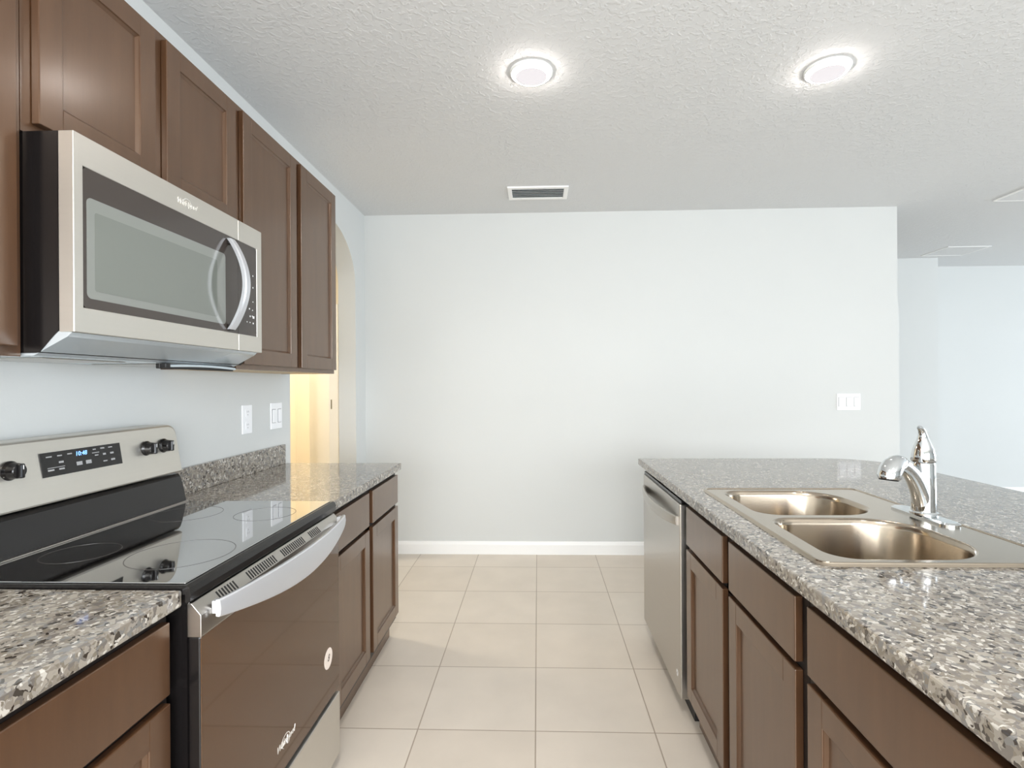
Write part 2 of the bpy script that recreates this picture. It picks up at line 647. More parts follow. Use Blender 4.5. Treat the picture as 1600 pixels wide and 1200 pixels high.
# ------------------------------------------------------------------ cabinets
def door_mesh(bm, xf, dx, y0, y1, z0, z1, st=0.058, shaker=True):
    """front face at xf, thickness going to xf+dx (dx signed). Shaker frame with stepped recess."""
    xb = xf + dx
    s = 1 if dx > 0 else -1
    a, b = min(xf, xb), max(xf, xb)
    if not shaker:
        box(bm, a, b, y0, y1, z0, z1, 0.0025)
        return
    box(bm, a, b, y0, y0 + st, z0, z1, 0.002)
    box(bm, a, b, y1 - st, y1, z0, z1, 0.002)
    box(bm, a, b, y0 + st - 0.001, y1 - st + 0.001, z0, z0 + st, 0.002)
    box(bm, a, b, y0 + st - 0.001, y1 - st + 0.001, z1 - st, z1, 0.002)
    # sloped inner moulding
    t = bmesh.new()
    iy0, iy1, iz0, iz1 = y0 + st, y1 - st, z0 + st, z1 - st
    def ring(x, e):
        return [(x, iy0 + e, iz0 + e), (x, iy1 - e, iz0 + e), (x, iy1 - e, iz1 - e), (x, iy0 + e, iz1 - e)]
    rs = [[t.verts.new(p) for p in ring(xf + s * 0.002, -0.002)], [t.verts.new(p) for p in ring(xf + s * 0.010, 0.007)], [t.verts.new(p) for p in ring(xf + s * 0.015, 0.007)]]
    for i in range(2):
        for k in range(4):
            l = (k + 1) % 4
            t.faces.new((rs[i][k], rs[i][l], rs[i + 1][l], rs[i + 1][k]))
    bmesh.ops.recalc_face_normals(t, faces=t.faces[:])
    merge(bm, t)


def panel_mesh(bm, xf, dx, y0, y1, z0, z1, st=0.058):
    s = 1 if dx > 0 else -1
    a, b = xf + s * 0.010, xf + s * 0.0175
    box(bm, min(a, b), max(a, b), y0 + st - 0.004, y1 - st + 0.004, z0 + st - 0.004, z1 - st + 0.004)


def add_door(parent, xf, dx, y0, y1, z0, z1):
    d = part('door', 'wood', parent, door_mesh, xf, dx, y0, y1, z0, z1)
    part('door_panel', 'wood', d, panel_mesh, xf, dx, y0, y1, z0, z1)
    return d


def add_drawer(parent, xf, dx, y0, y1, z0, z1, name='drawer'):
    return part(name, 'wood', parent, door_mesh, xf, dx, y0, y1, z0, z1, shaker=False)


TH = 0.019
DZ0, DZ1, DOORTOP, DOORBOT = 0.712, 0.857, 0.695, 0.135


def base_cabinet(label, side, xf, y0, y1, fronts, depth=0.60, open_top=False):
    """side -1: stands on the left, front faces +X; +1: front faces -X"""
    s = side
    loc = (xf + s * 0.3, (y0 + y1) / 2, 0)
    c = thing('base_cabinet', label, 'cabinet', loc, 'base cabinets of the kitchen')
    x_ff = xf + s * TH                     # face frame plane
    x_bk = xf + s * depth
    bm = bmesh.new()
    a, b = sorted((x_ff + s * 0.019, x_bk))
    t = 0.016
    box(bm, a, b, y0 + 0.0005, y0 + t, 0.10, 0.879)
    box(bm, a, b, y1 - t, y1 - 0.0005, 0.10, 0.879)
    box(bm, a, b, y0 + t, y1 - t, 0.10, 0.116)
    bk = sorted((x_bk, x_bk - s * 0.012))
    box(bm, bk[0], bk[1], y0 + t, y1 - t, 0.116, 0.879)
    obj('carcass', bm, 'wood', c, False)
    # face frame
    bm = bmesh.new()
    a, b = sorted((x_ff, x_ff + s * 0.0188))
    box(bm, a, b, y0 + 0.0005, y0 + 0.04, 0.10, 0.879)
    box(bm, a, b, y1 - 0.04, y1 - 0.0005, 0.10, 0.879)
    box(bm, a, b, y0 + 0.04, y1 - 0.04, 0.845, 0.879)
    box(bm, a, b, y0 + 0.04, y1 - 0.04, 0.685, 0.722)
    box(bm, a, b, y0 + 0.04, y1 - 0.04, 0.10, 0.15)
    if len(fronts) > 1:
        m = (fronts[0][1] + fronts[1][0]) / 2
        box(bm, a, b, m - 0.04, m + 0.04, 0.15, 0.845)
    obj('face_frame', bm, 'wood_shaded', c, False)
    bm = bmesh.new()
    a, b = sorted((x_ff + s * 0.035, x_ff + s * 0.05))
    box(bm, a, b, y0 + 0.0005, y1 - 0.0005, 0.0, 0.0995)
    obj('toe_kick', bm, 'wood', c, False)
    for (d0, d1) in fronts:
        add_drawer(c, xf, s * (TH - 0.0003), d0, d1, DZ0, DZ1)
        add_door(c, xf, s * (TH - 0.0003), d0, d1, DOORBOT, DOORTOP)
    return c


XFL, XFR = -0.737, 0.562
base_cabinet('dark brown base cabinet in the lower left corner, nearer than the stove', -1, XFL, 0.36, 1.049, [(0.395, 1.034)], depth=0.622)
base_cabinet('dark brown two door base cabinet on the far side of the stove', -1, XFL, 1.862, 2.772, [(1.888, 2.288), (2.336, 2.755)], depth=0.622)
base_cabinet('dark brown two door island cabinet below the steel sink, beside the dishwasher', 1, XFR, 1.160, 2.068, [(1.187, 1.594), (1.647, 2.043)])
base_cabinet('dark brown island cabinet at the lower right, nearest the viewer', 1, XFR, 0.25, 1.159, [(0.285, 1.135)])


def upper_cabinet(label, y0, y1, z0, z1, fronts, dz0, dz1, open_bottom=True):
    xf = -1.063
    c = thing('upper_cabinet', label, 'cabinet', (-1.21, (y0 + y1) / 2, z0), 'upper cabinets on the left wall')
    x_ff = xf - TH
    bm = bmesh.new()
    t = 0.016
    box(bm, XL + 0.0005, x_ff - 0.019, y0 + 0.0005, y0 + t, z0, z1)
    box(bm, XL + 0.0005, x_ff - 0.019, y1 - t, y1 - 0.0005, z0, z1)
    box(bm, XL + 0.0005, x_ff - 0.019, y0 + t, y1 - t, z1 - 0.02, z1)
    obj('carcass', bm, 'wood', c, False)
    part('bottom_panel', 'ply', c, box, XL + 0.0005, x_ff - 0.0192, y0 + t + 0.0002, y1 - t - 0.0002, z0 + 0.001, z0 + 0.014)
    bm = bmesh.new()
    box(bm, x_ff - 0.0188, x_ff, y0 + 0.0005, y0 + 0.042, z0, z1)
    box(bm, x_ff - 0.0188, x_ff, y1 - 0.042, y1 - 0.0005, z0, z1)
    box(bm, x_ff - 0.0188, x_ff, y0 + 0.042, y1 - 0.042, z0, z0 + 0.04)
    box(bm, x_ff - 0.0188, x_ff, y0 + 0.042, y1 - 0.042, z1 - 0.04, z1)
    if len(fronts) > 1:
        m = (fronts[0][1] + fronts[1][0]) / 2
        box(bm, x_ff - 0.0188, x_ff, m - 0.04, m + 0.04, z0 + 0.04, z1 - 0.04)
    obj('face_frame', bm, 'wood', c, False)
    for d0, d1 in fronts:
        add_door(c, xf, -(TH - 0.0003), d0, d1, dz0, dz1)
    return c


upper_cabinet('dark brown upper cabinet at the left edge, nearer than the microwave', 0.43, 1.0735, 1.392, 2.345, [(0.47, 1.050)], 1.412, 2.328)
upper_cabinet('short dark brown two door upper cabinet above the microwave', 1.0745, 1.864, 1.868, 2.345, [(1.099, 1.447), (1.492, 1.843)], 1.892, 2.328)
upper_cabinet('tall dark brown two door upper cabinet between microwave and arch', 1.865, 2.782, 1.388, 2.345, [(1.888, 2.312), (2.358, 2.766)], 1.407, 2.328)


# ------------------------------------------------------------------ countertops
def slab(bm, outline, z0=0.879, z1=0.914, e=0.004):
    n = len(outline)
    t = bmesh.new()
    va = [t.verts.new((p[0], p[1], z0)) for p in outline]
    vb = [t.verts.new((p[0], p[1], z1)) for p in outline]
    fb = t.faces.new(va[::-1])
    ft = t.faces.new(vb)
    for i in range(n):
        j = (i + 1) % n
        t.faces.new((va[i], va[j], vb[j], vb[i]))
    bmesh.ops.recalc_face_normals(t, faces=t.faces[:])
    ed = [ed for ed in t.edges if abs(ed.verts[0].co.z - ed.verts[1].co.z) < 1e-6]
    bmesh.ops.bevel(t, geom=ed, offset=e, segments=2, profile=0.5, affect='EDGES')
    merge(bm, t)


def countertop(label, outline, splash=None):
    xs = [p[0] for p in outline]
    ys = [p[1] for p in outline]
    c = thing('countertop', label, 'countertop', (sum(xs) / len(xs), sum(ys) / len(ys), 0.879), 'granite countertops')
    part('slab', 'granite', c, slab, outline)
    if splash:
        part('backsplash', 'granite', c, box, *splash, 0.002)
    return c


CEL = -0.7265
countertop('speckled granite countertop at the lower left, nearer than the stove', [(CEL, 0.2), (CEL, 1.052), (XL + 0.0005, 1.052), (XL + 0.0005, 0.2)], (XL + 0.0005, XL + 0.02, 0.2, 1.05, 0.9142, 1.016))
countertop('speckled granite countertop beyond the stove, with a low backsplash on the wall', [(CEL, 1.832), (CEL, 2.784), (XL + 0.0005, 2.784), (XL + 0.0005, 1.832)], (XL + 0.0005, XL + 0.02, 1.834, 2.770, 0.9142, 1.016))


def island_top(bm):
    """granite slab with a cut-out for the sink"""
    t = bmesh.new()
    outer = [(0.5505, 0.15), (1.81, 0.15), (1.81, 2.66)]
    for k in range(1, 9):
        a = radians(90 * k / 8)
        outer.append((1.53 + 0.28 * cos(a), 2.66 + 0.28 * sin(a)))
    outer += [(0.5505, 2.94)]
    hole = rrect(0.652, 1.188, 1.232, 2.054, 0.02, 3)
    for z in (0.879, 0.914):
        vo = [t.verts.new((p[0], p[1], z)) for p in outer]
        vh = [t.verts.new((p[0], p[1], z)) for p in hole]
        eds = [t.edges.new((vo[i], vo[(i + 1) % len(vo)])) for i in range(len(vo))]
        eds += [t.edges.new((vh[i], vh[(i + 1) % len(vh)])) for i in range(len(vh))]
        bmesh.ops.triangle_fill(t, use_beauty=True, use_dissolve=False, edges=eds)
        if z < 0.9:
            lo, lh = vo, vh
        else:
            uo, uh = vo, vh
    for A, B in ((lo, uo), (lh, uh)):
        for i in range(len(A)):
            j = (i + 1) % len(A)
            t.faces.new((A[i], A[j], B[j], B[i]))
    bmesh.ops.recalc_face_normals(t, faces=t.faces[:])
    ed = [e for e in t.edges if len(e.link_faces) == 2 and e.calc_face_angle(0) > 1.2 and abs(e.verts[0].co.z - e.verts[1].co.z) < 1e-6 and not (0.64 < e.verts[0].co.x < 1.2 and 1.2 < e.verts[0].co.y < 2.1)]
    bmesh.ops.bevel(t, geom=ed, offset=0.004, segments=2, profile=0.5, affect='EDGES')
    merge(bm, t)


isl = thing('countertop', 'large speckled granite island top holding the steel sink', 'countertop', (1.18, 1.6, 0.879), 'granite countertops')
part('slab', 'granite', isl, island_top)

# ------------------------------------------------------------------ sink
def sink_thing():
    s = thing('sink', 'stainless steel double bowl sink set into the island top', 'sink', (0.92, 1.643, 0.914))
    zt = 0.9195
    bowls = [(0.685, 1.075, 1.662, 2.030), (0.685, 1.075, 1.248, 1.624)]
    # deck with rolled rim
    t = bmesh.new()
    outer = rrect(0.634, 1.205, 1.214, 2.072, 0.03, 6)
    eds = []
    vo = [t.verts.new((p[0], p[1], zt)) for p in outer]
    rim = rrect(0.641, 1.198, 1.221, 2.065, 0.024, 6)
    vo2 = [t.verts.new((p[0], p[1], 0.9145)) for p in rrect(0.629, 1.210, 1.209, 2.077, 0.034, 6)]
    for i in range(len(vo)):
        j = (i + 1) % len(vo)
        eds.append(t.edges.new((vo[i], vo[j])))
    for b in bowls:
        r = rrect(b[0] - 0.004, b[1] + 0.004, b[2] - 0.004, b[3] + 0.004, (0.145, 0.075, 0.075, 0.145), 10)
        vh = [t.verts.new((p[0], p[1], zt)) for p in r]
        for i in range(len(vh)):
            eds.append(t.edges.new((vh[i], vh[(i + 1) % len(vh)])))
    bmesh.ops.triangle_fill(t, use_beauty=True, use_dissolve=False, edges=eds)
    for i in range(len(vo)):
        j = (i + 1) % len(vo)
        t.faces.new((vo[i], vo[j], vo2[j], vo2[i]))
    bmesh.ops.recalc_face_normals(t, faces=t.faces[:])
    bm = bmesh.new()
    merge(bm, t)
    # raised bead along the outside of the deck
    path = outer + [outer[0]]
    rings = []
    n = len(outer)
    for i in range(n):
        p, q, o = Vector(outer[i]), Vector(outer[(i + 1) % n]), Vector(outer[i - 1])
        d = (q - o).normalized()
        nrm = Vector((d.y, -d.x))
        ring = []
        for k in range(8):
            a = 2 * pi * k / 8
            off = -0.004 + 0.004 * cos(a)
            ring.append((p.x + nrm.x * off, p.y + nrm.y * off, zt + 0.003 * sin(a)))
        rings.append(ring)
    rings.append(rings[0])
    loft(bm, rings, cap=False)
    obj('deck', bm, 'sink', s)
    for b in bowls:
        rings = []
        prof = [(-0.004, zt), (0.0, zt - 0.001), (0.004, zt - 0.006), (0.007, zt - 0.02), (0.013, zt - 0.15), (0.022, zt - 0.172), (0.045, zt - 0.182), (0.09, zt - 0.185)]
        for e, z in prof:
            rr = rrect(b[0] + e, b[1] - e, b[2] + e, b[3] - e, (max(0.141 - e * 0.6, 0.02), max(0.071 - e * 0.3, 0.02), max(0.071 - e * 0.3, 0.02), max(0.141 - e * 0.6, 0.02)), 10)
            rings.append([(p[0], p[1], z) for p in rr])
        bm = bmesh.new()
        loft(bm, rings, cap=False)
        t = bmesh.new()
        t.faces.new([t.verts.new(p) for p in rings[-1]])
        merge(bm, t)
        bmesh.ops.remove_doubles(bm, verts=bm.verts[:], dist=1e-5)
        bo = obj('bowl', bm, 'sink', s, True, 50)
        cx, cyy = (b[0] + b[1]) / 2, (b[2] + b[3]) / 2
        part('drain', 'chrome', bo, lathe, [(0.0, 0.0015), (0.012, 0.002), (0.030, 0.001), (0.040, 0.004), (0.045, 0.0015), (0.045, -0.004), (0.0, -0.004)], (cx, cyy, zt - 0.184), 32)


sink_thing()


# ------------------------------------------------------------------ faucet
def faucet():
    bx, by, z0 = 1.165, 1.645, 0.9196
    f = thing('faucet', 'chrome single lever kitchen faucet standing behind the sink bowls', 'faucet', (bx, by, z0))
    # escutcheon plate
    bm = bmesh.new()
    t0 = rrect(bx - 0.028, bx + 0.028, by - 0.125, by + 0.125, 0.027, 8)
    t1 = rrect(bx - 0.022, bx + 0.022, by - 0.117, by + 0.117, 0.0215, 8)
    loft(bm, [[(p[0], p[1], z0) for p in t0], [(p[0], p[1], z0 + 0.005) for p in t0], [(p[0], p[1], z0 + 0.009) for p in t1]])
    obj('base_plate', bm, 'chrome', f)
    bm = bmesh.new()
    lathe(bm, [(0.0, 0.0), (0.036, 0.0), (0.037, 0.006), (0.033, 0.010), (0.033, 0.06), (0.0315, 0.11), (0.031, 0.150), (0.029, 0.156), (0.0, 0.158)], (bx, by, z0 + 0.0085), 40)
    obj('body', bm, 'chrome', f)
    # spout rising out of the body and arcing over the sink
    d = Vector((-0.185, -0.115, 0)).normalized()
    pts = []
    ctrl = [Vector((bx, by, z0 + 0.04)) + d * 0.008, Vector((bx, by, z0 + 0.10)) + d * 0.03, Vector((bx, by, z0 + 0.165)) + d * 0.085, Vector((bx, by, z0 + 0.178)) + d * 0.165]
    for k in range(17):
        t = k / 16
        p = ctrl[0] * (1 - t) ** 3 + ctrl[1] * 3 * t * (1 - t) ** 2 + ctrl[2] * 3 * t * t * (1 - t) + ctrl[3] * t ** 3
        pts.append(p)
    rad = [0.026 - 0.008 * (k / 16) for k in range(17)]
    bm = bmesh.new()
    tube(bm, pts, rad, 24)
    obj('spout', bm, 'chrome', f, True, 45)
    # pull-out spray head
    spec = [(0.128, 0.171, 0.0175), (0.134, 0.172, 0.021), (0.150, 0.173, 0.0245), (0.168, 0.170, 0.027), (0.184, 0.162, 0.029), (0.196, 0.150, 0.0295), (0.202, 0.138, 0.029), (0.203, 0.132, 0.026)]
    path = [Vector((bx, by, z0 + h)) + d * r_ for r_, h, a in spec]
    bm = bmesh.new()
    tube(bm, path, [a for r_, h, a in spec], 28)
    obj('spray_head', bm, 'chrome', f, True, 40)
    bm = bmesh.new()
    path = [Vector((bx, by, z0 + 0.1318)) + d * 0.203, Vector((bx, by, z0 + 0.1285)) + d * 0.2035]
    tube(bm, path, [0.025, 0.023], 28)
    obj('spray_face', bm, 'black_matte', f)
    # lever
    side = Vector((-0.8, -0.5, 0)).normalized()
    base = Vector((bx, by, z0 + 0.166))
    spec = [(0.0, 0.0, 0.030, 0.030), (0.004, 0.0, 0.0325, 0.0325), (0.02, 0.0, 0.0315, 0.031), (0.04, 0.0005, 0.0275, 0.027), (0.058, 0.001, 0.0205, 0.020), (0.072, 0.002, 0.0150, 0.0145), (0.084, 0.004, 0.0120, 0.0115), (0.094, 0.008, 0.0105, 0.010), (0.101, 0.015, 0.0095, 0.0085), (0.104, 0.024, 0.0075, 0.006), (0.1045, 0.029, 0.004, 0.003)]
    path = [base + side * s_ + Vector((0, 0, h)) for h, s_, a, b in spec]
    bm = bmesh.new()
    tube(bm, path, [(a, b) for h, s_, a, b in spec], 24)
    obj('lever', bm, 'chrome', f, True, 45)


faucet()


# ------------------------------------------------------------------ range
def bowed_handle(bm, y0, y1, x_base, sgn, ztop, zbot, dip, p0, p1, thick=0.010, n=28):
    """bar bowed away from its door; lower edge sags in the middle"""
    rings = []
    for k in range(n + 1):
        t = k / n
        y = y0 + (y1 - y0) * t
        p = p0 + p1 * sin(pi * t) ** 0.8 if 0 < t < 1 else p0
        zb = zbot - dip * (sin(pi * t) if 0 < t < 1 else 0)
        xo = x_base + sgn * p
        xi = xo - sgn * thick
        e = 0.003
        rings.append([(xi, y, ztop - 0.001), (xo - sgn * e, y, ztop), (xo, y, ztop - e), (xo + sgn * 0.002, y, (ztop + zb) / 2), (xo, y, zb + e), (xo - sgn * e, y, zb), (xi, y, zb + 0.001)])
    loft(bm, rings)


def swirl(bm, c, r, right, n=28, w=0.14, off=0.0):
    """the ring swoosh of the emblem: an open crescent ellipse"""
    rv = Vector(right)
    uv = Vector((0, 0, 1))
    nv = rv.cross(uv)
    t = bmesh.new()
    A, B = [], []
    for k in range(n + 1):
        a = radians(-60 + 300 * k / n)
        ww = w * (0.25 + 0.75 * sin(pi * k / n))
        po = Vector(c) + rv * r * cos(a) + uv * r * 0.8 * sin(a) + nv * off
        pi_ = Vector(c) + rv * r * (1 - ww) * cos(a) + uv * r * 0.8 * (1 - ww) * sin(a) + nv * off
        A.append(po)
        B.append(pi_)
    def V(ps, d):
        return [t.verts.new(p + nv * d) for p in ps]
    A0, B0, A1, B1 = V(A, 0), V(B, 0), V(A, 0.0008), V(B, 0.0008)
    for i in range(n):
        t.faces.new((A1[i], A1[i + 1], B1[i + 1], B1[i]))
        t.faces.new((A0[i], B0[i], B0[i + 1], A0[i + 1]))
        t.faces.new((A0[i], A0[i + 1], A1[i + 1], A1[i]))
        t.faces.new((B0[i], B1[i], B1[i + 1], B0[i + 1]))
    bmesh.ops.recalc_face_normals(t, faces=t.faces[:])
    merge(bm, t)


def emblem(parent, c, h, right):
    """script lettering with a swoosh ring through it"""
    e = text('emblem', 'Whirlpool', h, c, right, 'emblem', parent, 0.0006, 0.35)
    bm = bmesh.new()
    swirl(bm, c, h * 0.95, right, off=0.0)
    obj('emblem_ring', bm, 'emblem', e)
    return e


def make_range():
    y0, y1 = 1.062, 1.822
    r = thing('range', 'stainless and black glass electric range between the two left countertops', 'stove', (-1.03, 1.442, 0))
    part('body', 'black', r, box, XL + 0.02, -0.722, y0, y1, 0.02, 0.903)
    # feet / kick
    part('kick_panel', 'black_matte', r, box, -0.78, -0.76, y0 + 0.01, y1 - 0.01, 0.0, 0.0198)
    # cooktop frame: rolled glossy lip
    bm = bmesh.new()
    pts = [(-1.265, 0.9035), (-0.720, 0.9035), (-0.720, 0.888), (-0.7145, 0.884), (-0.7095, 0.890), (-0.708, 0.905), (-0.711, 0.917), (-0.718, 0.922), (-1.265, 0.922)]
    prism(bm, pts, 'y', 1.054, 1.830)
    obj('cooktop_frame', bm, 'black', r)
    g = part('cooktop_glass', 'glass_top', r, box, -1.255, -0.725, 1.062, 1.822, 0.9222, 0.9245, 0.001)
    for (bx, by, br) in ((-0.86, 1.25, 0.115), (-0.86, 1.64, 0.09), (-1.11, 1.25, 0.08), (-1.11, 1.64, 0.10)):
        bm = bmesh.new()
        lathe(bm, [(br - 0.002, 0.0), (br - 0.002, 0.0003), (br, 0.0003), (br, 0.0)], (bx, by, 0.9245), 64)
        obj('burner_ring', bm, 'ring_print', g)
    # lower backguard: glossy black curved section
    bm = bmesh.new()
    pts = [(XL + 0.02, 0.9225), (-1.235, 0.9225), (-1.237, 0.935), (-1.243, 0.965), (-1.250, 0.995), (-1.256, 1.012), (-1.264, 1.022), (XL + 0.02, 1.022)]
    prism(bm, pts, 'y', 1.066, 1.818)
    obj('lower_backguard', bm, 'black', r)
    part('trim_strip', 'steel', r, box, -1.262, -1.228, 1.064, 1.820, 0.9247, 0.9285, 0.001)
    # control panel with rounded upper corners and rolled top
    bm = bmesh.new()
    outl = rrect(1.064, 1.821, 1.028, 1.195, (0.035, 0.035, 0.006, 0.006), 8)
    def lean(z):
        return -1.247 - 0.16 * (z - 1.03)
    rings = []
    rings.append([(XL + 0.022, p[0], p[1]) for p in outl])
    rings.append([(lean(p[1]) - 0.012, p[0], p[1]) for p in outl])
    cy, cz = 1.4425, 1.11
    rings.append([(lean(p[1]) - 0.003, cy + (p[0] - cy) * 0.992, cz + (p[1] - cz) * 0.975) for p in outl])
    rings.append([(lean(p[1]), cy + (p[0] - cy) * 0.978, cz + (p[1] - cz) * 0.92) for p in outl])
    loft(bm, rings)
    cp = obj('control_panel', bm, 'steel_door', r, True, 12)

    def on_panel(bm, ya, yb, za, zb, lift, dep=0.001):
        t = bmesh.new()
        box(t, 0, dep, ya, yb, 0, zb - za)
        for v in t.verts:
            z = za + v.co.z
            v.co = Vector((lean(z) + lift + v.co.x, v.co.y, z))
        merge(bm, t)
    bm = bmesh.new()
    on_panel(bm, 1.302, 1.560, 1.096, 1.158, 0.0003, 0.0015)
    dp = obj('display', bm, 'black', cp)
    for (ya, za, wy, hz) in ((1.318, 1.145, .016, .003), (1.350, 1.145, .014, .003), (1.380, 1.146, .014, .003), (1.352, 1.127, .014, .005), (1.318, 1.110, .018, .004), (1.350, 1.110, .016, .004), (1.318, 1.117, .05, .0015), (1.404, 1.113, .018, .010), (1.434, 1.113, .018, .010),
                             (1.462, 1.148, .010, .003), (1.458, 1.139, .024, .002), (1.466, 1.131, .012, .003), (1.488, 1.148, .014, .004), (1.516, 1.148, .014, .003), (1.494, 1.130, .010, .005), (1.520, 1.130, .012, .005), (1.492, 1.111, .014, .003), (1.520, 1.111, .014, .005)):
        bm = bmesh.new()
        on_panel(bm, ya, ya + wy, za, za + hz, 0.0019, 0.0004)
        obj('button_print', bm, 'mark_grey', dp)
    tx = text('clock_digits', '10:48', 0.017, (lean(1.144) + 0.0024, 1.423, 1.144), (0, 1, 0), 'digits', dp, 0.0003)
    for ky in (1.146, 1.222, 1.664, 1.742):
        bm = bmesh.new()
        zc = 1.128
        xk = lean(zc)
        lathe(bm, [(0.0, 0.0), (0.0235, 0.0), (0.0235, 0.004), (0.020, 0.010), (0.018, 0.026), (0.0165, 0.028), (0.0, 0.029)], (xk, ky, zc), 32, 'x')
        box(bm, xk + 0.018, xk + 0.036, ky - 0.006, ky + 0.006, zc - 0.0175, zc + 0.0175, 0.003)
        k = obj('knob', bm, 'black', cp)
        part('knob_pointer', 'mark', k, box, xk + 0.0362, xk + 0.0366, ky - 0.001, ky + 0.001, zc + 0.004, zc + 0.014)
    # oven door
    xd = -0.695
    dr = part('oven_door', 'black', r, box, -0.7215, xd - 0.0008, y0 + 0.002, y1 - 0.002, 0.283, 0.812, 0.003)
    part('door_glass', 'oven_glass', dr, box, xd - 0.004, xd, y0 + 0.004, y1 - 0.004, 0.285, 0.811, 0.0015)
    bm = bmesh.new()
    pts = [(-0.7215, 0.8125), (xd + 0.002, 0.8125), (xd + 0.003, 0.815), (xd + 0.003, 0.858), (-0.7125, 0.882), (-0.7215, 0.882)]
    prism(bm, pts, 'y', y0, y1, 0.0012)
    tb = obj('top_band', bm, 'steel', dr)
    for g0, cnt in ((1.135, 7), (1.255, 13), (1.425, 13), (1.600, 7)):
        bm = bmesh.new()
        for k in range(cnt):
            y = g0 + k * 0.0105
            t = bmesh.new()
            box(t, 0, 0.022, y, y + 0.0052, -0.0003, 0.0004)
            a = math.atan2(0.882 - 0.858, -0.7125 - (xd + 0.003))
            for v in t.verts:
                d = v.co.x + 0.003
                nz = v.co.z
                v.co = Vector((xd + 0.003 + d * cos(a) + nz * sin(a) , v.co.y, 0.858 + d * sin(a) - nz * cos(a)))
            merge(bm, t)
        obj('vent_slots', bm, 'black_matte', tb)
    bm = bmesh.new()
    bowed_handle(bm, y0 + 0.030, y1 - 0.006, xd + 0.003, 1, 0.879, 0.842, 0.040, 0.022, 0.036)
    h = obj('handle', bm, 'handle', dr)
    bm = bmesh.new()
    box(bm, xd + 0.0032, xd + 0.014, y0 + 0.034, y0 + 0.05, 0.846, 0.874, 0.002)
    obj('handle_bracket', bm, 'handle', h)
    part('handle_bracket', 'handle', h, box, xd + 0.0032, xd + 0.016, y1 - 0.03, y1 - 0.008, 0.838, 0.876, 0.002)
    emblem(dr, (xd + 0.0004, 1.427, 0.358), 0.025, (0, 1, 0))
    st = part('sticker', 'sticker', dr, lathe, [(0.0, 0.0), (0.033, 0.0), (0.033, 0.0005), (0.0, 0.0005)], (xd + 0.0001, 1.722, 0.428), 40, 'x')
    text('sticker_print', '8', 0.03, (xd + 0.0009, 1.722, 0.428), (0, 1, 0), 'sticker_ink', st, 0.0001, 0.3)
    # storage drawer
    part('storage_drawer', 'steel_door', r, box, -0.7215, xd + 0.001, y0 + 0.002, y1 - 0.002, 0.055, 0.266, 0.003)


make_range()


